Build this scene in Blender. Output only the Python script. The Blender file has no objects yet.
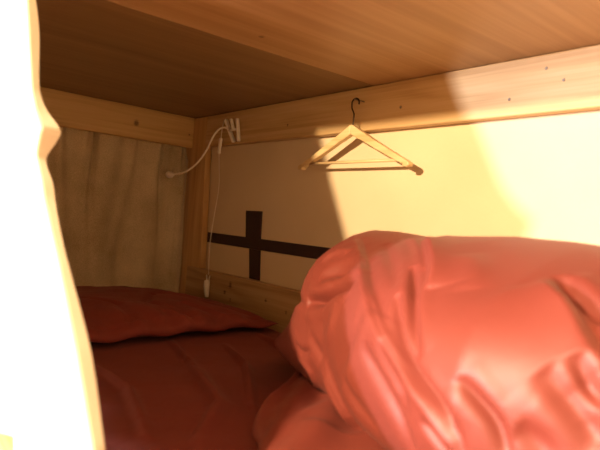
import bpy, bmesh, math, random
import numpy as np
from mathutils import Vector, Matrix, noise

random.seed(4)
SC = bpy.context.scene
COL = SC.collection
LIFT = 0.85            # the camera stands 0.85 m above the floor; heights below are relative to it
MAT_Z = -0.33          # top of the mattress
TOP_Z = 0.388          # underside of the upper bunk
WALL_Y = 0.03          # plaster behind the rails

# ------------------------------------------------------------------ helpers
def mesh_obj(name, me, mat, parent=None):
    o = bpy.data.objects.new(name, me)
    COL.objects.link(o)
    if mat: me.materials.append(mat)
    if parent is not None:
        o.parent = parent
        off = Vector((0, 0, 0))
        p = parent
        while p is not None:
            off += p.location
            p = p.parent
        o.location = -off
    return o

def obj(name, bm, mat, parent=None, smooth=False):
    me = bpy.data.meshes.new(name)
    bmesh.ops.recalc_face_normals(bm, faces=bm.faces[:])
    bm.to_mesh(me); bm.free()
    if smooth:
        me.polygons.foreach_set('use_smooth', [True] * len(me.polygons))
    return mesh_obj(name, me, mat, parent)

def tag(o, label, cat, group=None):
    o['label'] = label; o['category'] = cat
    if group: o['group'] = group
    return o

def struct(o):
    o['kind'] = 'structure'
    return o

def thing(name, loc, label, cat, group=None):
    o = bpy.data.objects.new(name, None)
    o.empty_display_size = 0.05
    COL.objects.link(o); o.location = loc
    return tag(o, label, cat, group)

def rebase(o):
    """origin to the base of a one-mesh thing"""
    vs = o.data.vertices
    c = Vector((sum(v.co.x for v in vs) / len(vs), sum(v.co.y for v in vs) / len(vs), min(v.co.z for v in vs)))
    o.data.transform(Matrix.Translation(-c)); o.location = o.location + c
    return o

def add_box(bm, x0, x1, y0, y1, z0, z1, bev=0.0, seg=2):
    r = bmesh.ops.create_cube(bm, size=1.0)
    vs = r['verts']
    for v in vs:
        v.co = Vector(((x0 + x1) / 2 + v.co.x * (x1 - x0), (y0 + y1) / 2 + v.co.y * (y1 - y0), (z0 + z1) / 2 + v.co.z * (z1 - z0)))
    if bev:
        es = list({e for v in vs for e in v.link_edges})
        bmesh.ops.bevel(bm, geom=es, offset=bev, segments=seg, affect='EDGES', profile=0.5)

def box(x0, x1, y0, y1, z0, z1, bev=0.0, seg=2):
    bm = bmesh.new(); add_box(bm, x0, x1, y0, y1, z0, z1, bev, seg); return bm

def prism(poly, y0, y1, bev=0.0):
    """outline in x,z pushed from y0 to y1"""
    bm = bmesh.new()
    vs = [bm.verts.new((x, y0, z)) for x, z in poly]
    f = bm.faces.new(vs)
    r = bmesh.ops.extrude_face_region(bm, geom=[f])
    for v in r['geom']:
        if isinstance(v, bmesh.types.BMVert): v.co.y = y1
    if bev:
        bmesh.ops.bevel(bm, geom=bm.edges[:], offset=bev, segments=2, affect='EDGES', profile=0.5)
    return bm

def catmull(pts, n=8):
    P = [Vector(p) for p in pts]
    P = [P[0] * 2 - P[1]] + P + [P[-1] * 2 - P[-2]]
    out = []
    for i in range(1, len(P) - 2):
        for k in range(n):
            t = k / n
            out.append(0.5 * (2 * P[i] + (P[i + 1] - P[i - 1]) * t + (2 * P[i - 1] - 5 * P[i] + 4 * P[i + 1] - P[i + 2]) * t * t
                              + (3 * P[i] - P[i - 1] - 3 * P[i + 1] + P[i + 2]) * t ** 3))
    out.append(P[-2])
    return out

def add_tube(bm, pts, rad, seg=10):
    """round tube along pts; rad is a number or one radius per point"""
    P = [Vector(p) for p in pts]
    R = rad if isinstance(rad, (list, tuple)) else [rad] * len(P)
    T = []
    for i in range(len(P)):
        T.append((P[min(i + 1, len(P) - 1)] - P[max(i - 1, 0)]).normalized())
    up = Vector((0, 0, 1)) if abs(T[0].z) < 0.9 else Vector((1, 0, 0))
    nrm = T[0].cross(up).normalized()
    rings = []
    for i in range(len(P)):
        nrm = (nrm - T[i] * nrm.dot(T[i])).normalized()
        bn = T[i].cross(nrm)
        rings.append([bm.verts.new(P[i] + (nrm * math.cos(a) + bn * math.sin(a)) * R[i]) for a in [2 * math.pi * k / seg for k in range(seg)]])
    for a, b in zip(rings, rings[1:]):
        for k in range(seg):
            bm.faces.new((a[k], a[(k + 1) % seg], b[(k + 1) % seg], b[k]))
    bm.faces.new(rings[0][::-1]); bm.faces.new(rings[-1])

def tube(pts, rad, seg=10):
    bm = bmesh.new(); add_tube(bm, pts, rad, seg); return bm

# ------------------------------------------------------------------ materials
def new_mat(name):
    m = bpy.data.materials.new(name); m.use_nodes = True
    nt = m.node_tree; b = nt.nodes['Principled BSDF']
    return m, nt, b

def N(nt, typ, **kw):
    n = nt.nodes.new(typ)
    for k, v in kw.items():
        if k in n.inputs.keys(): n.inputs[k].default_value = v
        else: setattr(n, k, v)
    return n

def ramp(nt, src, stops):
    r = nt.nodes.new('ShaderNodeValToRGB')
    e = r.color_ramp.elements
    while len(e) < len(stops): e.new(0.5)
    for k, (p, c) in enumerate(stops):
        e[k].position = p; e[k].color = (*c, 1)
    nt.links.new(src, r.inputs['Fac'])
    return r.outputs['Color']

def mixc(nt, fac, a, b, mode='MIX'):
    m = nt.nodes.new('ShaderNodeMix'); m.data_type = 'RGBA'; m.blend_type = mode
    if isinstance(fac, (int, float)): m.inputs['Factor'].default_value = fac
    else: nt.links.new(fac, m.inputs['Factor'])
    for s, v in ((6, a), (7, b)):
        if isinstance(v, tuple): m.inputs[s].default_value = (*v, 1)
        else: nt.links.new(v, m.inputs[s])
    return m.outputs[2]

def math_n(nt, op, a, b=None, c=None):
    m = nt.nodes.new('ShaderNodeMath'); m.operation = op
    for i, v in enumerate((a, b, c)):
        if v is None: continue
        if isinstance(v, (int, float)): m.inputs[i].default_value = v
        else: nt.links.new(v, m.inputs[i])
    return m.outputs[0]

def bump(nt, b, height, strength, dist):
    n = N(nt, 'ShaderNodeBump', Strength=strength, Distance=dist)
    nt.links.new(height, n.inputs['Height']); nt.links.new(n.outputs['Normal'], b.inputs['Normal'])

def wood(name, lo, mid, hi, axis='x', scale=1.0, knots=(), rough=0.5, fig=1.0, stripes=()):
    """pale sawn wood: long streaks along the axis, soft figure, knots at given points"""
    m, nt, b = new_mat(name)
    tc = N(nt, 'ShaderNodeTexCoord')
    mp = N(nt, 'ShaderNodeMapping')
    s = {'x': (0.5, 9, 9), 'y': (9, 0.5, 9), 'z': (9, 9, 0.5)}[axis]
    mp.inputs['Scale'].default_value = [v * scale for v in s]
    nt.links.new(tc.outputs['Object'], mp.inputs['Vector'])
    n1 = N(nt, 'ShaderNodeTexNoise', Scale=2.2, Detail=5.0, Roughness=0.55, Distortion=0.6)
    nt.links.new(mp.outputs[0], n1.inputs['Vector'])
    mp2 = N(nt, 'ShaderNodeMapping'); mp2.inputs['Scale'].default_value = [v * scale * (7 if v > 1 else 2) for v in s]
    nt.links.new(tc.outputs['Object'], mp2.inputs['Vector'])
    n2 = N(nt, 'ShaderNodeTexNoise', Scale=3.0, Detail=3.0, Roughness=0.6)
    nt.links.new(mp2.outputs[0], n2.inputs['Vector'])
    wv = N(nt, 'ShaderNodeTexNoise', Scale=0.9, Detail=2.0, Distortion=1.2)
    nt.links.new(mp.outputs[0], wv.inputs['Vector'])
    rings = math_n(nt, 'SINE', math_n(nt, 'MULTIPLY', wv.outputs['Fac'], 42.0))
    rings = math_n(nt, 'MULTIPLY', rings, 0.06 * fig)
    f = math_n(nt, 'ADD', math_n(nt, 'MULTIPLY', n1.outputs['Fac'], 0.7), math_n(nt, 'MULTIPLY', n2.outputs['Fac'], 0.3))
    f = math_n(nt, 'ADD', f, rings)
    c = ramp(nt, f, [(0.32, lo), (0.5, mid), (0.68, hi)])
    for (kx, ky, kz, r) in knots:
        vd = N(nt, 'ShaderNodeVectorMath', operation='DISTANCE')
        vd.inputs[1].default_value = (kx, ky, kz)
        nt.links.new(tc.outputs['Object'], vd.inputs[0])
        d = math_n(nt, 'ADD', vd.outputs['Value'], math_n(nt, 'MULTIPLY', math_n(nt, 'SUBTRACT', n2.outputs['Fac'], 0.5), r * 1.5))
        core = N(nt, 'ShaderNodeMapRange'); core.inputs['From Min'].default_value = r * 0.6; core.inputs['From Max'].default_value = r * 1.25
        core.inputs['To Min'].default_value = 0.8; core.inputs['To Max'].default_value = 0.0
        nt.links.new(d, core.inputs['Value'])
        c = mixc(nt, core.outputs[0], c, (lo[0] * 0.25, lo[1] * 0.2, lo[2] * 0.18))
    nt.links.new(c, b.inputs['Base Color'])
    b.inputs['Roughness'].default_value = rough
    bump(nt, b, n2.outputs['Fac'], 0.15, 0.002)
    return m

def fabric(name, col, col2, weave=900.0, rough=0.85, sheen=0.2, sheen_tint=(1, 1, 1), wr=0.0, bumpd=0.0006, wscale=9.0, transl=0.0):
    m, nt, b = new_mat(name)
    tc = N(nt, 'ShaderNodeTexCoord')
    n1 = N(nt, 'ShaderNodeTexNoise', Scale=6.0, Detail=3.0)
    nt.links.new(tc.outputs['Object'], n1.inputs['Vector'])
    n2 = N(nt, 'ShaderNodeTexNoise', Scale=weave, Detail=2.0, Roughness=0.7)
    nt.links.new(tc.outputs['Object'], n2.inputs['Vector'])
    f = math_n(nt, 'ADD', math_n(nt, 'MULTIPLY', n1.outputs['Fac'], 0.5), math_n(nt, 'MULTIPLY', n2.outputs['Fac'], 0.5))
    c = ramp(nt, f, [(0.35, col), (0.65, col2)])
    nt.links.new(c, b.inputs['Base Color'])
    b.inputs['Roughness'].default_value = rough
    b.inputs['Sheen Weight'].default_value = sheen
    b.inputs['Sheen Tint'].default_value = (*sheen_tint, 1)
    if wr > 0:
        n3 = N(nt, 'ShaderNodeTexNoise', Scale=wscale, Detail=4.0, Roughness=0.5, Distortion=1.0)
        nt.links.new(tc.outputs['Object'], n3.inputs['Vector'])
        h = math_n(nt, 'ADD', math_n(nt, 'MULTIPLY', n3.outputs['Fac'], wr), math_n(nt, 'MULTIPLY', n2.outputs['Fac'], bumpd))
        bump(nt, b, h, 1.0, 1.0)
    else:
        bump(nt, b, n2.outputs['Fac'], 0.6, bumpd)
    if transl > 0:
        out = nt.nodes['Material Output']
        t = N(nt, 'ShaderNodeBsdfTranslucent'); nt.links.new(c, t.inputs['Color'])
        mx = N(nt, 'ShaderNodeMixShader'); mx.inputs[0].default_value = transl
        nt.links.new(b.outputs[0], mx.inputs[1]); nt.links.new(t.outputs[0], mx.inputs[2])
        nt.links.new(mx.outputs[0], out.inputs['Surface'])
    return m

def plain(name, col, rough=0.5, metal=0.0, spec=0.5):
    m, nt, b = new_mat(name)
    tc = N(nt, 'ShaderNodeTexCoord')
    n1 = N(nt, 'ShaderNodeTexNoise', Scale=60.0, Detail=2.0)
    nt.links.new(tc.outputs['Object'], n1.inputs['Vector'])
    c = ramp(nt, n1.outputs['Fac'], [(0.3, tuple(v * 0.88 for v in col)), (0.7, col)])
    nt.links.new(c, b.inputs['Base Color'])
    b.inputs['Roughness'].default_value = rough; b.inputs['Metallic'].default_value = metal
    b.inputs['Specular IOR Level'].default_value = spec
    return m

def plaster():
    m, nt, b = new_mat('plaster')
    tc = N(nt, 'ShaderNodeTexCoord')
    n1 = N(nt, 'ShaderNodeTexNoise', Scale=3.0, Detail=5.0)
    n2 = N(nt, 'ShaderNodeTexNoise', Scale=70.0, Detail=4.0)
    for n in (n1, n2): nt.links.new(tc.outputs['Object'], n.inputs['Vector'])
    c = ramp(nt, n1.outputs['Fac'], [(0.3, (0.66, 0.50, 0.31)), (0.7, (0.73, 0.57, 0.37))])
    nt.links.new(c, b.inputs['Base Color']); b.inputs['Roughness'].default_value = 0.9
    bump(nt, b, n2.outputs['Fac'], 0.35, 0.0015)
    return m

KN_BACK = [(1.09, 0, 0.318, 0.0045), (0.62, 0, 0.31, 0.004)]
KN_END = [(0, -0.243, 0.325, 0.011), (0, -0.02, 0.318, 0.004)]
KN_LOW = [(0.372, 0, -0.235, 0.011), (0.34, 0, -0.265, 0.008), (0.38, 0, -0.285, 0.007), (0.59, 0, -0.255, 0.007), (0.70, 0, -0.275, 0.006)]
M_BACK = wood('pine_back_rail', (0.46, 0.265, 0.10), (0.61, 0.39, 0.175), (0.70, 0.49, 0.25), 'x', 1.0, KN_BACK)
M_END = wood('pine_end_rail', (0.48, 0.27, 0.085), (0.64, 0.39, 0.14), (0.72, 0.47, 0.19), 'y', 1.0, KN_END)
M_LOW = wood('pine_lower_rail', (0.32, 0.18, 0.07), (0.46, 0.28, 0.12), (0.55, 0.35, 0.17), 'x', 1.0, KN_LOW)
M_POST = wood('pine_post', (0.42, 0.22, 0.07), (0.55, 0.31, 0.11), (0.62, 0.38, 0.15), 'z', 1.0)
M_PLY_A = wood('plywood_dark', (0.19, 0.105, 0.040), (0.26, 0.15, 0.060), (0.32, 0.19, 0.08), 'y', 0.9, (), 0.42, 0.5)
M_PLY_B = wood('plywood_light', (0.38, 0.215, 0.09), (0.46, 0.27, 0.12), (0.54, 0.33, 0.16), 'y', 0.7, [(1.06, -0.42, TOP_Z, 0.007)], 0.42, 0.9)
M_WALL = plaster()
M_TAPE = plain('dark_brown_strip', (0.034, 0.011, 0.011), 0.6)
M_DUVET = fabric('coral_red_cotton', (0.160, 0.028, 0.018), (0.190, 0.034, 0.023), 700, 0.52, 0.03, (1, 0.55, 0.45), 0.0009, 0.0002, 14.0)
M_SHEET = fabric('brick_red_sheet', (0.13, 0.0135, 0.007), (0.16, 0.018, 0.009), 600, 0.8, 0.06, (1, 0.5, 0.4), 0.004, 0.0003, 7.0)
M_PILLOW = fabric('brick_red_pillowcase', (0.16, 0.018, 0.010), (0.19, 0.023, 0.013), 600, 0.75, 0.06, (1, 0.5, 0.4), 0.004, 0.0003, 12.0)
M_LINEN = fabric('brown_linen', (0.40, 0.30, 0.17), (0.74, 0.59, 0.37), 300, 0.95, 0.1, (1, 1, 1), 0.002, 0.0012, 20.0)
M_CURT = fabric('cream_curtain_cloth', (0.80, 0.72, 0.58), (0.86, 0.79, 0.65), 400, 0.9, 0.1, (1, 1, 1), 0.001, 0.0003, 10.0, 0.03)
M_HANG = wood('hanger_beech', (0.60, 0.38, 0.17), (0.72, 0.50, 0.25), (0.80, 0.58, 0.32), 'x', 3.0, (), 0.4, 0.4)
M_WIRE = plain('dark_steel', (0.10, 0.065, 0.04), 0.3, 0.9)
M_PLASTIC = plain('white_plastic', (0.90, 0.80, 0.66), 0.35)
M_CORD = plain('white_cord', (0.88, 0.78, 0.64), 0.45)
M_LENS = plain('lamp_lens', (0.85, 0.78, 0.62), 0.2)
M_SCREW = plain('screw_steel', (0.30, 0.24, 0.18), 0.4, 0.8)
M_TICK = fabric('mattress_ticking', (0.62, 0.55, 0.45), (0.70, 0.63, 0.52), 300)
M_FLOOR = wood('floor_boards', (0.18, 0.09, 0.04), (0.27, 0.14, 0.07), (0.34, 0.19, 0.10), 'x', 0.6, (), 0.45)

# ------------------------------------------------------------------ the setting
struct(obj('wall_back', box(-0.30, 3.4, WALL_Y, WALL_Y + 0.12, -LIFT, 1.75), M_WALL))
struct(obj('wall_left', box(-0.30, -0.18, -5.6, WALL_Y, -LIFT, 1.75), M_WALL))
struct(obj('floor', box(-0.30, 3.4, -5.6, WALL_Y + 0.12, -LIFT - 0.1, -LIFT), M_FLOOR))

# ------------------------------------------------------------------ the bunk bed
bed = thing('bunk_bed', (1.05, -0.46, -LIFT), 'pale pine bunk bed with plywood underside of the upper bunk overhead', 'bunk bed')
XE = 2.12
YF = -0.848
# plywood sheets, grain across the bunk
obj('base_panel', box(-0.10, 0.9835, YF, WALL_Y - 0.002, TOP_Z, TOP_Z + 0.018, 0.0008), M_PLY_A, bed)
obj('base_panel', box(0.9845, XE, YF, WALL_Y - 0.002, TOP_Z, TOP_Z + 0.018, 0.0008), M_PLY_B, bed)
# rails
obj('back_rail', box(0.098, XE, 0.0, WALL_Y - 0.002, 0.267, TOP_Z - 0.0005, 0.0045, 3), M_BACK, bed)
obj('end_rail', box(-0.024, 0.0, -0.847, -0.0005, 0.267, TOP_Z - 0.0005, 0.003), M_END, bed)
obj('lower_back_rail', box(0.045, XE, -0.004, WALL_Y - 0.002, -0.345, -0.203, 0.004, 3), M_LOW, bed)
post = obj('post', prism([(-0.075, TOP_Z - 0.0005), (0.094, TOP_Z - 0.0005), (0.140, -0.19), (0.18, -LIFT), (-0.06, -LIFT), (-0.07, -0.19)], 0.001, WALL_Y - 0.003, 0.002), M_POST, bed)
obj('post', box(-0.135, -0.075, -0.862, -0.80, -LIFT, TOP_Z - 0.0005, 0.003), M_POST, bed)
obj('post', box(XE - 0.07, XE, 0.031 - 0.08, -0.006, -LIFT, TOP_Z - 0.0005, 0.003), M_POST, bed)
obj('side_rail', box(-0.03, XE, -0.872, -0.849, -0.46, -0.335, 0.004), M_LOW, bed)
obj('upper_side_rail', box(-0.03, XE, YF, YF + 0.024, TOP_Z + 0.0185, TOP_Z + 0.13, 0.003), M_BACK, bed)
obj('mattress_board', box(-0.02, XE - 0.08, -0.835, -0.006, -0.475, -0.455), M_PLY_A, bed)
for (x, z) in ((1.471, 0.357), (1.509, 0.328), (1.394, 0.303), (1.09, 0.318)):
    bm = bmesh.new()
    bmesh.ops.create_cone(bm, cap_ends=True, segments=14, radius1=0.0035, radius2=0.0025, depth=0.0016,
                          matrix=Matrix.Translation((x, -0.0006, z)) @ Matrix.Rotation(math.pi / 2, 4, 'X'))
    obj('screw', bm, M_SCREW, bed)

# ------------------------------------------------------------------ dark cross strip on the plaster
cr = thing('wall_cross', (0.49, WALL_Y, -0.2), 'dark brown strip cross on the plaster above the lower rail', 'cross')
obj('horizontal_strip', box(0.135, 1.45, WALL_Y - 0.0052, WALL_Y - 0.0002, -0.1, -0.062, 0.001), M_TAPE, cr)
obj('upper_strip', prism([(0.400, -0.0635), (0.387, 0.031), (0.483, 0.032), (0.488, -0.0635)], WALL_Y - 0.0062, WALL_Y - 0.0002, 0.001), M_TAPE, cr)
obj('lower_strip', prism([(0.425, -0.1005), (0.492, -0.1005), (0.503, -0.202), (0.441, -0.202)], WALL_Y - 0.0042, WALL_Y - 0.0002, 0.001), M_TAPE, cr)

# ------------------------------------------------------------------ cloth grid helper
def grid_mesh(name, nu, nv, fn, mat, thick=0.0, parent=None, wrapu=False):
    U, V = np.meshgrid(np.linspace(0, 1, nu), np.linspace(0, 1, nv), indexing='ij')
    co = fn(U, V)                                   # (nu, nv, 3)
    me = bpy.data.meshes.new(name)
    idx = np.arange(nu * nv).reshape(nu, nv)
    f = np.stack([idx[:-1, :-1], idx[1:, :-1], idx[1:, 1:], idx[:-1, 1:]], -1).reshape(-1, 4)
    me.from_pydata(co.reshape(-1, 3).tolist(), [], f.tolist())
    me.polygons.foreach_set('use_smooth', [True] * len(me.polygons))
    me.update()
    o = mesh_obj(name, me, mat, parent)
    if thick:
        s = o.modifiers.new('thickness', 'SOLIDIFY'); s.thickness = thick; s.offset = 0
    return o

def smoothstep(a, b, x):
    t = np.clip((x - a) / (b - a), 0, 1)
    return t * t * (3 - 2 * t)

def fbm(P, scale, seed=0.0, octv=3):
    """vectorised smooth noise from sines with rotated directions"""
    rng = np.random.RandomState(int(seed * 97) + 5)
    out = np.zeros(P.shape[:-1]); amp = 1.0; s = scale; tot = 0
    for o in range(octv):
        for k in range(6):
            d = rng.normal(size=3); d /= np.linalg.norm(d); ph = rng.uniform(0, 6.28)
            out += amp / 6 * np.sin((P @ d) * s * rng.uniform(0.7, 1.4) + ph)
        tot += amp; amp *= 0.5; s *= 2.1
    return out / tot * 2.2

# curtain on the far end, hung behind the end rail
def linen(U, V):
    y = -0.855 + U * 0.873
    z = 0.30 + V * (-0.365 - 0.30)
    top = np.exp(-V * 4.0)
    x = np.full_like(y, -0.060)
    # gathered pleats, stronger at the heading
    for (yc, w, a, drift) in ((-0.50, 0.016, 0.016, 0.03), (-0.415, 0.022, 0.012, -0.02), (-0.375, 0.007, -0.02, 0.02), (-0.30, 0.03, 0.008, -0.05), (-0.22, 0.014, 0.010, -0.07),
                              (-0.125, 0.02, 0.010, 0.03), (-0.105, 0.006, -0.016, 0.02), (-0.03, 0.012, 0.014, 0.0), (-0.62, 0.02, 0.014, 0.03), (-0.75, 0.02, 0.014, 0.0), (-0.86, 0.02, 0.014, 0.02)):
        c = yc + drift * V + 0.006 * np.sin(V * 8 + yc * 30)
        thin = w < 0.01
        ww = w * (1 + 1.6 * V)
        x += 2.2 * a * np.where(thin, top ** 0.8, 0.5 + 0.5 * top) * np.exp(-((y - c) / ww) ** 2)
    x += 0.014 * np.sin(y * 36 + 1.2 * np.sin(V * 3)) * (0.5 + 0.6 * V)
    x += 0.0025 * np.sin(y * 150) * np.exp(-V * 14)
    P = np.stack([x, y, z], -1)
    x = x + 0.003 * fbm(P, 22, 1) + 0.045 * smoothstep(0.95, 0.995, U) * smoothstep(0.06, 0.14, V) * (0.85 + 0.25 * V)
    z = z + 0.006 * np.sin(y * 30) * (V > 0.97)
    y = np.minimum(y, -0.003 - 0.005 * smoothstep(0.06, 0.14, V)) + (0.003 * np.sin(V * 9 + 1.2) - 0.002) * smoothstep(0.8, 1, U) * (1 - smoothstep(0.9, 1, V) * 0.3)
    return np.stack([x, y, z], -1)
far = grid_mesh('curtain', 300, 160, linen, M_LINEN, 0.0015)
tag(rebase(far), 'brown linen curtain gathered under the end rail behind the flat pillow', 'curtain')
cw = thing('curtain_wire', (-0.05, -0.45, 0.30), 'thin curtain wire behind the end rail carrying the brown curtain', 'curtain wire')
obj('wire', tube([(-0.052, -0.843, 0.3), (-0.052, -0.003, 0.3)], 0.0025, 8), M_WIRE, cw, True)
for y in (-0.840, -0.006):
    obj('eyelet', tube([(-0.056, y, 0.3), (-0.024, y, 0.3)], 0.004, 8), M_WIRE, cw, True)

# cream curtain on the open side, pushed towards the far end, its hem rolled inwards
EZ = 1.3125 * np.array([-0.30, -0.262, -0.172, -0.115, -0.056, 0.003, 0.020, 0.045, 0.072, 0.090, 0.116, 0.170, 0.225, 0.33, 0.45])
EX = 2.071 - 1.3125 * (2.071 - np.array([1.715, 1.710, 1.672, 1.625, 1.570, 1.508, 1.496, 1.470, 1.480, 1.455, 1.430, 1.402, 1.375, 1.325, 1.29])) - 0.034 + np.array([0.046, 0.046, 0.042, 0.036, 0.030, 0.024, 0.022, 0.020, 0.020, 0.020, 0.020, 0.018, 0.016, 0.016, 0.016])
def cream(U, V):
    z = 0.44 + V * (-0.308 - 0.44)
    ex = np.interp(z, EZ, EX) 
    L = 1.62
    # flat run, then the hem turned sharply into the bunk
    fl = 0.95
    s = np.clip(U / fl, 0, 1)
    xs0 = -0.05
    x = xs0 + (ex - xs0) * s
    y = np.full_like(x, -0.897)
    pl = 0.016 * np.sin(s * 62 + 1.0 * np.sin(V * 2.2)) * (1 - smoothstep(0.93, 1.0, s))
    y = y + pl + 0.006 * np.sin(s * 17 + V * 4) * (1 - smoothstep(0.95, 1.0, s))
    a = np.clip((U - fl) / (1 - fl), 0, 1)
    wid = 0.014 + 0.015 * np.exp(-((z - 0.098) / 0.026) ** 2) - 0.006 * np.exp(-((z - 0.050) / 0.02) ** 2) + 0.003 * np.sin(z * 31)
    on = U > fl
    bend = np.minimum(a / 0.2, 1.0)
    x = np.where(on, ex + 0.003 * np.sin(bend * 1.9) - 0.42 * wid * np.clip(a - 0.15, 0, 1), x)
    y = np.where(on, y + 0.003 * (1 - np.cos(bend * 1.9)) + wid * np.clip(a - 0.1, 0, 1), y)
    return np.stack([x, y, z], -1)
cc = grid_mesh('curtain', 420, 120, cream, M_CURT, 0.0015)
tag(rebase(cc), 'bright cream curtain at the open side of the bunk, nearest the camera', 'curtain')
rod = obj('curtain_rod', tube([(-0.05, -0.897, 0.452), (XE, -0.897, 0.452)], 0.009, 12), M_WIRE, None, True)
tag(rebase(rod), 'steel curtain rod above the cream curtain, along the upper bunk', 'curtain rod')

# ------------------------------------------------------------------ mattress and sheet
mt = obj('mattress', box(0.0, 2.02, -0.828, -0.012, -0.455, MAT_Z - 0.012, 0.03, 4), M_TICK, None, True)
tag(mt, 'mattress wrapped in a wrinkled dark brick-red fitted sheet', 'mattress')

def seg_field(P2, line):
    """distance to a polyline, signed by side, and the place along it (0..1)"""
    L = [np.array(p, float) for p in line]
    best = np.full(P2.shape[:-1], 1e9); sign = np.ones_like(best); tt = np.zeros_like(best)
    lens = [np.linalg.norm(b - a) for a, b in zip(L, L[1:])]; tot = sum(lens); acc = 0
    for (a, b), l in zip(zip(L, L[1:]), lens):
        d = (b - a)
        t = np.clip(((P2 - a) @ d) / (l * l), 0, 1)
        q = P2 - (a + t[..., None] * d)
        dist = np.linalg.norm(q, axis=-1)
        m = dist < best
        best = np.where(m, dist, best); tt = np.where(m, (acc + t * l) / tot, tt)
        if P2.shape[-1] == 2:
            sign = np.where(m, np.sign(d[0] * q[..., 1] - d[1] * q[..., 0]), sign)
        acc += l
    return best, sign, tt

SHEET_RIDGES = [([(0.86, -0.66), (1.08, -0.66), (1.30, -0.72)], 0.014, 0.019), ([(0.93, -0.46), (1.22, -0.55), (1.34, -0.66)], 0.02, 0.017),
                ([(0.80, -0.28), (1.02, -0.36), (1.25, -0.50)], 0.012, 0.017), ([(0.72, -0.12), (0.92, -0.17), (1.10, -0.26)], 0.012, 0.017), ([(0.72, -0.40), (0.98, -0.47)], 0.012, 0.012)]
def sheet(U, V):
    # U along x over the mattress and down the ends, V across from wall to opening and down the front
    x = 0.004 + U * 2.02
    s = V * 0.93
    y = -0.008 - np.minimum(s, 0.823)
    z = MAT_Z - np.maximum(0, s - 0.823)
    # round the edges
    e = np.clip((s - 0.788) / 0.07, 0, 1)
    z = np.where((s > 0.788) & (s < 0.858), MAT_Z - 0.035 * e ** 2, np.where(s >= 0.858, MAT_Z - 0.035 - (s - 0.858), MAT_Z))
    y = -0.008 - np.where(s < 0.788, s, np.where(s < 0.858, 0.788 + 0.045 * (1 - (1 - e) ** 2), 0.833))
    bk = np.clip(1 - s / 0.03, 0, 1); z = z - 0.02 * bk ** 2
    P2 = np.stack([x, y], -1)
    top = (s < 0.788)
    P3 = np.stack([x, y, z * 0], -1)
    z = z + top * (0.003 * fbm(P3, 16, 2) - 0.001)
    for line, w, a in SHEET_RIDGES:
        d, sg, t = seg_field(P2, line)
        w2 = np.where(sg > 0, w, w * 0.45)
        z = z + top * a * np.exp(-(d / w2) ** 2) * np.sin(np.clip(t, 0.04, 0.96) * math.pi) ** 0.6
    return np.stack([x, y, z], -1)
sh = grid_mesh('fitted_sheet', 300, 200, sheet, M_SHEET, 0.0, mt)

# ------------------------------------------------------------------ pillow
def quad_sphere(n):
    """cube-mapped unit sphere points and quads (welded afterwards)"""
    g = np.tan(np.linspace(-math.pi / 4, math.pi / 4, n + 1))
    A, B = np.meshgrid(g, g, indexing='ij')
    o = np.ones_like(A)
    sides = [(o, A, B), (-o, B, A), (B, o, A), (A, -o, B), (A, B, o), (B, A, -o)]
    pts = []; faces = []
    base = 0
    idx = np.arange((n + 1) ** 2).reshape(n + 1, n + 1)
    q = np.stack([idx[:-1, :-1], idx[1:, :-1], idx[1:, 1:], idx[:-1, 1:]], -1).reshape(-1, 4)
    for s in sides:
        p = np.stack(s, -1).reshape(-1, 3); p = p / np.linalg.norm(p, axis=1, keepdims=True)
        pts.append(p); faces.append(q + base); base += len(p)
    P = np.concatenate(pts); F = np.concatenate(faces)
    key = np.round(P * 1e5).astype(np.int64)
    _, first, inv = np.unique(key, axis=0, return_index=True, return_inverse=True)
    return P[first], inv.reshape(-1)[F]

def np_mesh(name, P, F, mat, parent=None):
    me = bpy.data.meshes.new(name)
    me.from_pydata(P.tolist(), [], F.tolist())
    me.polygons.foreach_set('use_smooth', [True] * len(me.polygons)); me.update()
    return mesh_obj(name, me, mat, parent)

def vnormals(P, F):
    a, b, c, d = P[F[:, 0]], P[F[:, 1]], P[F[:, 2]], P[F[:, 3]]
    n = np.cross(c - a, d - b)
    out = np.zeros_like(P)
    for k in range(4): np.add.at(out, F[:, k], n)
    return out / (np.linalg.norm(out, axis=1, keepdims=True) + 1e-12)

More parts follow.
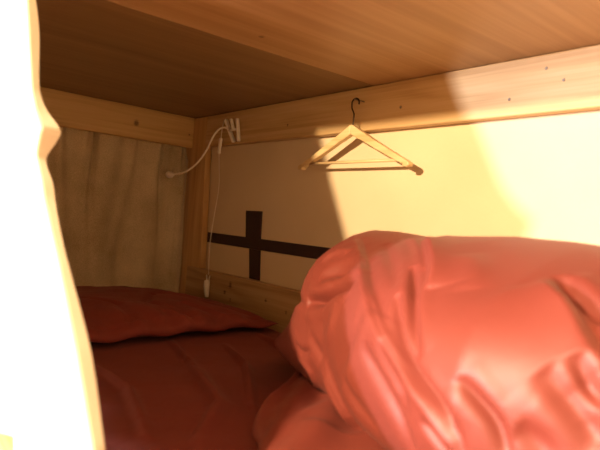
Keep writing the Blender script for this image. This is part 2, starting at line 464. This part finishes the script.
def make_pillow():
    g = 150
    u = np.linspace(-1, 1, g); U, V = np.meshgrid(u, u, indexing='ij')
    HX, HY, H = 0.315, 0.340, 0.072
    ed = (1 - np.abs(U) ** 2.4) * (1 - np.abs(V) ** 2.4)
    t = np.clip(ed, 0, 1) ** 0.42
    pin = 1 - 0.07 * (1 - U * U) * 0 
    X = U * HX * (1 - 0.05 * (1 - V ** 2)); Y = V * HY * (1 - 0.05 * (1 - U ** 2))
    P3 = np.stack([X, Y, X * 0], -1)
    wr = fbm(P3, 20, 3) * 0.006 + fbm(P3, 45, 4) * 0.0028
    # puckers running in from the long edge and the corners
    puck = 0.005 * np.sin(Y * 75 + 1.5 * np.sin(Y * 17)) * smoothstep(0.35, 0.95, U) * (1 - smoothstep(0.97, 1, U))
    zt = H * t + (wr + puck) * t ** 0.5
    for line, w, a in (([(0.30, 0.05), (0.12, 0.0), (0.0, 0.10)], 0.014, -0.010), ([(0.29, 0.28), (0.12, 0.18), (-0.05, 0.12)], 0.014, -0.008),
                       ([(0.30, -0.14), (0.14, -0.10), (0.02, -0.16)], 0.012, -0.011), ([(0.28, 0.16), (0.16, 0.10)], 0.010, 0.013), ([(0.05, 0.3), (-0.1, 0.1)], 0.02, -0.007)):
        d, sg, tt = seg_field(P3[..., :2], line)
        zt = zt + a * np.exp(-(d / w) ** 2) * t
    zb = -0.012 * t ** 1.0
    edge_z = 0.016 + 0.006 * np.sin(Y * 40) * (np.abs(U) > 0.9) + 0.004 * (U > 0) * np.abs(U) ** 4 * (1 - V ** 2)
    lift = edge_z
    top = np.stack([X, Y, lift + zt * 0.93], -1)
    bot = np.stack([X, Y, lift * np.clip(1 - t, 0, 1) + 0.001 + 0.0 * t], -1)
    bot[..., 2] = np.maximum(bot[..., 2], 0.001)
    rim = (np.abs(U) > 0.999) | (np.abs(V) > 0.999)
    bot[..., 2] = np.where(rim, top[..., 2], bot[..., 2])
    idx = np.arange(g * g).reshape(g, g)
    q = np.stack([idx[:-1, :-1], idx[1:, :-1], idx[1:, 1:], idx[:-1, 1:]], -1).reshape(-1, 4)
    P = np.concatenate([top.reshape(-1, 3), bot.reshape(-1, 3)])
    F = np.concatenate([q, q[:, ::-1] + g * g])
    o = np_mesh('pillow', P, F, M_PILLOW)
    bm = bmesh.new(); bm.from_mesh(o.data); bmesh.ops.remove_doubles(bm, verts=bm.verts[:], dist=1e-5); bm.to_mesh(o.data); bm.free()
    return o
pil = make_pillow()
pil.location = (0.448, -0.418, MAT_Z + 0.004)
pil.rotation_euler = (0, 0, math.radians(8))
tag(pil, 'flat brick-red pillow at the far end against the brown curtain', 'pillow')

# ------------------------------------------------------------------ the bundled duvet
FRONT_X = np.array([1.00, 1.06, 1.15, 1.26, 1.40, 1.55, 1.75, 1.95, 2.10])
FRONT_Y = np.array([-0.32, -0.39, -0.435, -0.455, -0.48, -0.55, -0.62, -0.60, -0.45])
TOPX = np.array([1.0, 1.08, 1.16, 1.24, 1.32, 1.42, 1.6, 1.8, 2.1])
TOPZ = np.array([0.26, 0.305, 0.335, 0.350, 0.338, 0.325, 0.33, 0.33, 0.26])
def duvet_base(n):
    D, F = quad_sphere(n)
    p = 2.8
    r = (np.abs(D[:, 0] / 1) ** p + np.abs(D[:, 1] / 1) ** p + np.abs(D[:, 2] / 1) ** p) ** (-1 / p)
    Q = D * r[:, None]                      # unit superellipsoid, |q| <= 1
    x = 1.555 + Q[:, 0] * 0.53
    yf = np.interp(x, FRONT_X, FRONT_Y) * 1.0
    # plan: unit y from -1 (front) to 1 (wall); undo the plan taper of the ball so the front follows the curve
    pw = np.maximum(1 - np.abs(Q[:, 0]) ** p, 0) ** (1 / p)
    qy = Q[:, 1]
    yc = (yf - 0.012) / 2; hy = (-0.012 - yf) / 2
    y = yc + qy * hy
    hz = np.interp(x, TOPX, TOPZ)
    # section: flattish top sloping to a front shoulder, full front face
    qz = Q[:, 2]
    z = MAT_Z + 0.004 + hz * (0.5 + 0.5 * qz)
    x = x + (0.105 + 0.030 * smoothstep(-0.05, 0.22, qz) - 0.210 * smoothstep(-0.02, -0.85, qz) + 0.030 * np.exp(-((qz - 0.10) / 0.07) ** 2)) * np.clip(-Q[:, 0] * 1.1, 0, 1) ** 3
    slope = smoothstep(0.15, -0.95, qy) if False else np.clip((-qy - 0.1) / 0.9, 0, 1) ** 1.15
    z = z - np.clip(qz, 0, 1) * slope * 0.05 * (hz / 0.33)
    P = np.stack([x, y, z], -1)
    return P, F

#FOLDS_BEGIN
FOLDS = [
    ('lap', [(1.318, -0.338, -0.016), (1.451, -0.443, -0.061), (1.577, -0.544, -0.102), (1.654, -0.584, -0.136), (1.714, -0.604, -0.165), (1.751, -0.611, -0.197)], 0.005, 0.012, 0.035),
    ('crease', [(1.604, -0.538, -0.083), (1.641, -0.572, -0.112), (1.685, -0.595, -0.145), (1.74, -0.611, -0.172), (1.762, -0.608, -0.205)], 0.006, 0.012, 0),
    ('lap', [(1.648, -0.54, -0.074), (1.624, -0.505, -0.056), (1.581, -0.457, -0.038), (1.496, -0.367, -0.016)], 0.004, 0.02, 0.03),
    ('crease', [(1.577, -0.482, -0.051), (1.63, -0.541, -0.079), (1.669, -0.579, -0.109), (1.696, -0.597, -0.134)], 0.006, 0.01, 0),
    ('ridge', [(1.419, -0.317, -0.011), (1.52, -0.407, -0.026), (1.602, -0.492, -0.052)], 0.01, 0.008, 0),
    ('crease', [(1.398, -0.349, -0.022), (1.519, -0.461, -0.052), (1.587, -0.524, -0.076)], 0.01, 0.005, 0),
    ('crease', [(1.343, -0.442, -0.089), (1.383, -0.438, -0.075), (1.442, -0.456, -0.073)], 0.015, 0.012, 0),
    ('ridge', [(1.3, -0.407, -0.061), (1.332, -0.398, -0.049), (1.369, -0.4, -0.047)], 0.01, 0.008, 0),
    ('crease', [(1.323, -0.452, -0.133), (1.382, -0.467, -0.121), (1.441, -0.479, -0.098), (1.493, -0.496, -0.087)], 0.009, 0.022, 0),
    ('lap', [(1.503, -0.521, -0.227), (1.548, -0.549, -0.168), (1.574, -0.555, -0.126), (1.579, -0.548, -0.106)], 0.01, 0.007, 0.04),
    ('ridge', [(1.432, -0.492, -0.181), (1.46, -0.506, -0.144), (1.466, -0.501, -0.113)], 0.015, 0.005, 0),
    ('lap', [(1.402, -0.476, -0.2), (1.434, -0.491, -0.216), (1.495, -0.504, -0.255), (1.514, -0.489, -0.281), (1.585, -0.508, -0.286)], 0.01, 0.014, 0.05),
    ('crease', [(1.586, -0.562, -0.142), (1.612, -0.571, -0.16), (1.66, -0.586, -0.194), (1.687, -0.585, -0.232)], 0.01, 0.008, 0),
    ('crease', [(1.625, -0.574, -0.133), (1.674, -0.592, -0.165), (1.677, -0.591, -0.197)], 0.01, 0.006, 0),
    ('crease', [(1.523, -0.536, -0.195), (1.561, -0.548, -0.22), (1.611, -0.559, -0.238)], 0.01, 0.005, 0),
    ('crease', [(1.75, -0.611, -0.135), (1.769, -0.609, -0.149), (1.788, -0.605, -0.167), (1.8, -0.601, -0.194)], 0.006, 0.01, 0),
    ('crease', [(1.709, -0.601, -0.188), (1.753, -0.608, -0.212)], 0.005, 0.006, 0),
    ('lap', [(1.771, -0.509, -0.045), (1.816, -0.539, -0.069), (1.844, -0.556, -0.092), (1.862, -0.561, -0.105)], 0.006, 0.014, 0.03),
    ('crease', [(1.777, -0.49, -0.037), (1.813, -0.514, -0.055), (1.845, -0.528, -0.073)], 0.008, 0.014, 0),
    ('crease', [(1.818, -0.587, -0.114), (1.847, -0.586, -0.138), (1.871, -0.581, -0.163)], 0.012, 0.012, 0),
    ('crease', [(1.836, -0.57, -0.102), (1.855, -0.576, -0.121), (1.869, -0.576, -0.132)], 0.008, 0.012, 0),
    ('crease', [(1.806, -0.601, -0.164), (1.823, -0.596, -0.172), (1.837, -0.592, -0.185)], 0.012, 0.007, 0),
    ('ridge', [(1.295, -0.44, -0.234), (1.347, -0.449, -0.248), (1.327, -0.406, -0.29)], 0.01, 0.006, 0),
    ('crease', [(1.356, -0.465, -0.182), (1.421, -0.482, -0.226), (1.439, -0.455, -0.282)], 0.01, 0.006, 0),
    ('crease', [(1.247, -0.392, -0.281), (1.296, -0.402, -0.286), (1.357, -0.412, -0.292)], 0.007, 0.006, 0),
    ('crease', [(1.289, -0.441, -0.216), (1.326, -0.453, -0.219), (1.359, -0.464, -0.207)], 0.006, 0.005, 0),
    ('ridge', [(1.641, -0.455, -0.03), (1.683, -0.502, -0.045), (1.702, -0.54, -0.063)], 0.018, 0.005, 0),
]
#FOLDS_END
def make_duvet():
    P, F = duvet_base(270)
    Nn = vnormals(P, F)
    if np.mean(np.sum(Nn * (P - P.mean(0)), 1)) < 0: Nn = -Nn; F = F[:, ::-1]
    H = 0.007 * fbm(P, 6, 6, 1) + 0.0008 * fbm(P, 22, 7, 1)
    # long shallow drape creases, running roughly down and along
    Q = P @ np.array([[0.9, 0.1, 0.1], [0.2, 0.5, 0.3], [0.55, -0.3, 0.25]])
    cr = 1 - np.abs(fbm(Q, 16, 8, 2)); H += 0.002 * np.clip(cr, 0, 1) ** 3
    H += 0.0016 * np.clip(1 - 1.6 * np.abs(fbm(Q, 52, 11, 2)), 0, 1) ** 2 * smoothstep(1.55, 1.25, P[:, 0])
    for kind, line, w, a, L in FOLDS:
        line = [tuple(v) for v in catmull(line, 4)]
        d, _, t = seg_field(P, line)
        # side: by the cross product of the line direction and the surface normal
        A = np.array(line)
        ln = np.concatenate([[0], np.cumsum(np.linalg.norm(np.diff(A, axis=0), axis=1))]); ln /= ln[-1]
        near = np.stack([np.interp(t, ln, A[:, c]) for c in range(3)], -1)
        T = np.stack([np.interp(t + 0.04, ln, A[:, c]) - np.interp(t - 0.04, ln, A[:, c]) for c in range(3)], -1)
        T /= np.linalg.norm(T, axis=1, keepdims=True) + 1e-9
        side = np.sum(np.cross(T, Nn) * (P - near), 1)
        s = d * np.tanh(side / 0.004)
        env = np.clip(np.sin(t * math.pi), 0, 1) ** 0.5
        if kind == 'ridge': h = a * np.exp(-(d / w) ** 2)
        elif kind == 'crease': h = -a * np.exp(-(d / w) ** 2) + 0.18 * a * np.exp(-((d - 2.6 * w) / (1.4 * w)) ** 2)
        else:   # lap: cloth on the + side lies over the - side
            blend = 0.5 + 0.5 * np.tanh(s / w)
            h = blend * a * np.exp(-(np.maximum(s, 0) / L) ** 1.3) - (1 - blend) * 0.3 * a * np.exp(-(np.minimum(s, 0) / (L * 0.6)) ** 2)
        H += h * env
    mask = smoothstep(MAT_Z + 0.0, MAT_Z + 0.07, P[:, 2])
    P2 = P + Nn * (H * (0.25 + 0.75 * mask))[:, None]
    P2[:, 1] = np.minimum(P2[:, 1], -0.008 - 0.0004 * np.abs(np.sin(P[:, 0] * 50)))
    P2[:, 2] = np.maximum(P2[:, 2], MAT_Z + 0.006)
    return P2, F
DP, DF = make_duvet()

def make_flap():
    """the loose edge of the duvet spread on the sheet in front of the bundle"""
    nu, nv = 140, 70
    U, V = np.meshgrid(np.linspace(0, 1, nu), np.linspace(0, 1, nv), indexing='ij')
    inner = [(1.12, -0.24), (1.24, -0.34), (1.36, -0.37), (1.52, -0.42), (1.75, -0.50), (1.95, -0.5)]
    outer = [(1.20, -0.37), (1.335, -0.54), (1.45, -0.64), (1.58, -0.70), (1.76, -0.80), (1.98, -0.78)]
    t = np.linspace(0, 1, 6)
    ix, iy = np.interp(U, t, [p[0] for p in inner]), np.interp(U, t, [p[1] for p in inner])
    ox, oy = np.interp(U, t, [p[0] for p in outer]), np.interp(U, t, [p[1] for p in outer])
    oy = oy + 0.012 * np.sin(U * 21)
    x = ix + (ox - ix) * V; y = iy + (oy - iy) * V
    P3 = np.stack([x, y, x * 0], -1)
    th = 0.012 * (1 - V) ** 0.8 + 0.030 * np.clip(1 - V ** 6, 0, 1) ** 0.5
    th = th * np.clip(np.minimum(U, 1 - U) / 0.06, 0, 1) ** 0.5
    z = MAT_Z + 0.008 + th + (0.006 * fbm(P3, 22, 9) + 0.008 * np.sin(U * 34 - V * 7 + 1.0) * (1 - V) ** 0.5 * V ** 0.3) * np.clip(th / 0.03, 0, 1)
    z = z + 0.007 * np.clip(1 - 1.5 * np.abs(fbm(P3, 17, 12, 2)), 0, 1) ** 2 * np.clip(th / 0.03, 0, 1)
    z = np.maximum(z, MAT_Z + 0.0062)
    top = np.stack([x, y, z], -1)
    bot = top.copy(); bot[..., 2] = MAT_Z + 0.006
    idx = np.arange(nu * nv).reshape(nu, nv)
    q = np.stack([idx[:-1, :-1], idx[1:, :-1], idx[1:, 1:], idx[:-1, 1:]], -1).reshape(-1, 4)
    P = np.concatenate([top.reshape(-1, 3), bot.reshape(-1, 3)])
    n0 = nu * nv
    rim = list(idx[:, 0]) + list(idx[-1, 1:]) + list(idx[-2::-1, -1]) + list(idx[0, -2:0:-1])
    rf = [[rim[i], rim[(i + 1) % len(rim)], rim[(i + 1) % len(rim)] + n0, rim[i] + n0] for i in range(len(rim))]
    return P, np.concatenate([q, q[:, ::-1] + n0, np.array(rf)])
FP, FF = make_flap()
duv = np_mesh('duvet', np.concatenate([DP, FP]), np.concatenate([DF, FF + len(DP)]), M_DUVET)
bm = bmesh.new(); bm.from_mesh(duv.data); bmesh.ops.recalc_face_normals(bm, faces=bm.faces[:]); bm.to_mesh(duv.data); bm.free()
tag(rebase(duv), 'big bundled coral-red duvet heaped on the near half of the bed', 'duvet')

# ------------------------------------------------------------------ wooden hanger
HY_ = -0.034
hg = thing('coat_hanger', (0.93, HY_, 0.17), 'pale wooden coat hanger hung from the back rail in front of the wall', 'coat hanger')
AX, AZ = 0.957, 0.272          # neck of the hanger (x, z)
def arm(side):
    n = 14
    up, lo = [], []
    for k in range(n + 1):
        t = k / n
        xx = AX + side * 0.201 * t
        zc = AZ - 0.006 - 0.097 * t - 0.002 * math.sin(t * math.pi)
        hw = 0.0062 * (1 - t) ** 0.7 + 0.0065
        up.append((xx, zc + hw)); lo.append((xx, zc - hw * (1.15 if t < 0.15 else 1)))
    xe = AX + side * 0.201
    ze = up[-1][1] - 0.0065
    poly = up + [(xe + side * 0.006, ze + 0.003), (xe + side * 0.007, ze - 0.005)] + lo[::-1]
    bmx = prism(poly if side > 0 else poly[::-1], HY_ - 0.009, HY_ + 0.009, 0.003)
    return bmx
for s in (-1, 1):
    obj('arm', arm(s), M_HANG, hg)
    xe = AX + s * 0.202; ze = AZ - 0.104
    t = obj('arm_tip', prism([(xe - 0.010, ze + (0.0120 if s > 0 else 0.004)), (xe + 0.008, ze + (0.004 if s > 0 else 0.010)), (xe + 0.011, ze - 0.003), (xe + 0.006, ze - 0.0085), (xe - 0.010, ze - 0.0075)], HY_ - 0.0098, HY_ + 0.0098, 0.003), M_HANG, hg)
obj('trouser_bar', tube([(AX - 0.180, HY_, AZ - 0.0945), (AX + 0.182, HY_, AZ - 0.0945)], 0.0042, 12), M_HANG, hg, True)
HKX, HKZ, HKR = AX + 0.002, 0.335, 0.0140
pts = [(AX, HY_, AZ - 0.004), (AX, HY_, AZ + 0.02), (AX, HY_, AZ + 0.034)]
pts += [(AX - 0.004, HY_, AZ + 0.042), (AX - 0.010, HY_, AZ + 0.052)]
for a in range(165, -30, -18):
    pts.append((HKX + HKR * math.cos(math.radians(a)), HY_, HKZ + HKR * math.sin(math.radians(a))))
obj('hook', tube(catmull(pts, 4), 0.0022, 10), M_WIRE, hg, True)
nl = obj('nail', tube([(HKX, -0.001, HKZ + 0.0108), (HKX, HY_ - 0.003, HKZ + 0.0108), (HKX, HY_ - 0.0031, HKZ + 0.0108), (HKX, HY_ - 0.0042, HKZ + 0.0108)], [0.0011, 0.0011, 0.0022, 0.0022], 10), M_SCREW, None, True)
tag(rebase(nl), 'small nail in the back rail that the hanger hook hangs on', 'nail')

# ------------------------------------------------------------------ clip-on reading lamp
lp = thing('clip_lamp', (0.29, -0.01, 0.29), 'small white gooseneck clip lamp fixed to the back rail by the corner post', 'lamp')
LAMP_PTS = dict(
    neck=[(0.300, -0.030, 0.327), (0.283, -0.040, 0.3315), (0.262, -0.050, 0.322), (0.243, -0.060, 0.292), (0.226, -0.068, 0.252), (0.200, -0.078, 0.213), (0.168, -0.088, 0.186), (0.120, -0.098, 0.166), (0.050, -0.105, 0.158)],
)
def bar(p, q, w, t, bev=0.0015):
    """flat bar from p to q, width w in the rail plane, thickness t along y"""
    p, q = Vector(p), Vector(q); d = (q - p); L = d.length; d.normalize()
    yv = Vector((0, 1, 0)); yv = (yv - d * yv.dot(d)).normalized(); s = d.cross(yv)
    bm = bmesh.new(); add_box(bm, -w / 2, w / 2, -t / 2, t / 2, 0, L, bev)
    m = Matrix((s, yv, d)).transposed().to_4x4(); m.translation = p
    bm.transform(m); return bm
obj('clamp_jaw', bar((0.256, -0.018, 0.366), (0.314, -0.012, 0.283), 0.011, 0.012), M_PLASTIC, lp)
j2 = obj('clamp_jaw', bar((0.330, -0.024, 0.362), (0.330, -0.010, 0.283), 0.008, 0.012), M_PLASTIC, lp)
obj('clamp_lever', bar((0.312, -0.03, 0.362), (0.322, -0.024, 0.328), 0.008, 0.010), M_PLASTIC, lp)
obj('clamp_spring', tube([(0.287, -0.020, 0.325), (0.342, -0.022, 0.325)], 0.0045, 12), M_PLASTIC, lp, True)
obj('gooseneck', tube(catmull(LAMP_PTS['neck'], 8), 0.0034, 12), M_PLASTIC, lp, True)
HP = Vector(LAMP_PTS['neck'][-1]); HD = Vector((-0.065, -0.007, -0.001)).normalized()
hd = obj('lamp_head', tube([HP - HD * 0.006, HP, HP + HD * 0.008, HP + HD * 0.016, HP + HD * 0.030, HP + HD * 0.036], [0.0045, 0.006, 0.0095, 0.0125, 0.0135, 0.012], 20), M_PLASTIC, lp, True)
obj('lens', tube([HP + HD * 0.0355, HP + HD * 0.0375], 0.0095, 20), M_LENS, hd)
cord = [(0.268, -0.018, 0.362), (0.252, -0.022, 0.358), (0.246, -0.024, 0.330), (0.247, -0.026, 0.296)]
obj('cord', tube(catmull(cord, 8), 0.0013, 8), M_CORD, lp, True)
obj('inline_switch', bar((0.244, -0.027, 0.242), (0.2475, -0.026, 0.298), 0.0135, 0.010, 0.003), M_PLASTIC, lp)
cord2 = [(0.244, -0.027, 0.243), (0.250, -0.026, 0.20), (0.262, -0.026, 0.12), (0.244, -0.024, 0.02), (0.224, -0.020, -0.08), (0.220, -0.015, -0.17), (0.222, -0.014, -0.205)]
obj('cord', tube(catmull(cord2, 8), 0.0013, 8), M_CORD, lp, True)
pg = obj('plug', tube([(0.222, -0.0175, -0.226), (0.222, -0.0175, -0.245), (0.226, -0.0170, -0.272), (0.228, -0.0165, -0.287)], [0.0105, 0.0115, 0.0095, 0.0070], 14), M_PLASTIC, lp, True)
for s in (-1, 1):
    obj('prong', tube([(0.222 + s * 0.007, -0.0145, -0.228), (0.221 + s * 0.0115, -0.0145, -0.207)], 0.0022, 8), M_PLASTIC, pg, True)

for o in [c for c in COL.objects if c.parent == lp]: o.location += Vector((0.012, 0, -0.011))
for c in COL.objects:
    if c.parent == lp and c.name.startswith('clamp_jaw.'): c.location.x += 0.014

# ------------------------------------------------------------------ light
def lamp(name, loc, energy, col, rad, target=None):
    l = bpy.data.lights.new(name, 'POINT'); l.energy = energy; l.color = col; l.shadow_soft_size = rad
    o = bpy.data.objects.new(name, l); COL.objects.link(o); o.location = loc
    return o
lamp('room_lamp', (1.70, -2.50, 0.60), 100, (1.0, 0.76, 0.46), 0.035)
lamp('window_light', (0.52, -5.0, 0.30), 250, (0.86, 0.88, 1.0), 0.11)
w = bpy.data.worlds.new('room_glow'); SC.world = w; w.use_nodes = True
w.node_tree.nodes['Background'].inputs['Color'].default_value = (1.0, 0.66, 0.32, 1)
w.node_tree.nodes['Background'].inputs['Strength'].default_value = 0.40

# ------------------------------------------------------------------ camera
cam = bpy.data.cameras.new('camera'); co = bpy.data.objects.new('camera', cam); COL.objects.link(co)
cam.sensor_width = 36; cam.lens = 569.61 / 600 * 36; cam.clip_start = 0.02
R = Matrix(((0.62729418, -0.055911, 0.77677279), (0.77393674, -0.06633743, -0.62977875), (0.08674068, 0.99622954, 0.00165849)))
ex = R.col[0].normalized(); ez = (R.col[2] - ex * R.col[2].dot(ex)).normalized(); ey = ez.cross(ex)
M = Matrix((ex, ey, ez)).transposed().to_4x4(); M.translation = (2.0709852, -1.0901546, 0)
co.matrix_world = M
cam.dof.use_dof = True; cam.dof.focus_distance = 1.7; cam.dof.aperture_fstop = 4.2
SC.camera = co

for o in list(COL.objects):
    if o.parent is None: o.location.z += LIFT

SC.view_settings.view_transform = 'Standard'; SC.view_settings.look = 'None'
SC.view_settings.gamma = 1; SC.view_settings.use_curve_mapping = False; SC.view_settings.exposure = 2.27
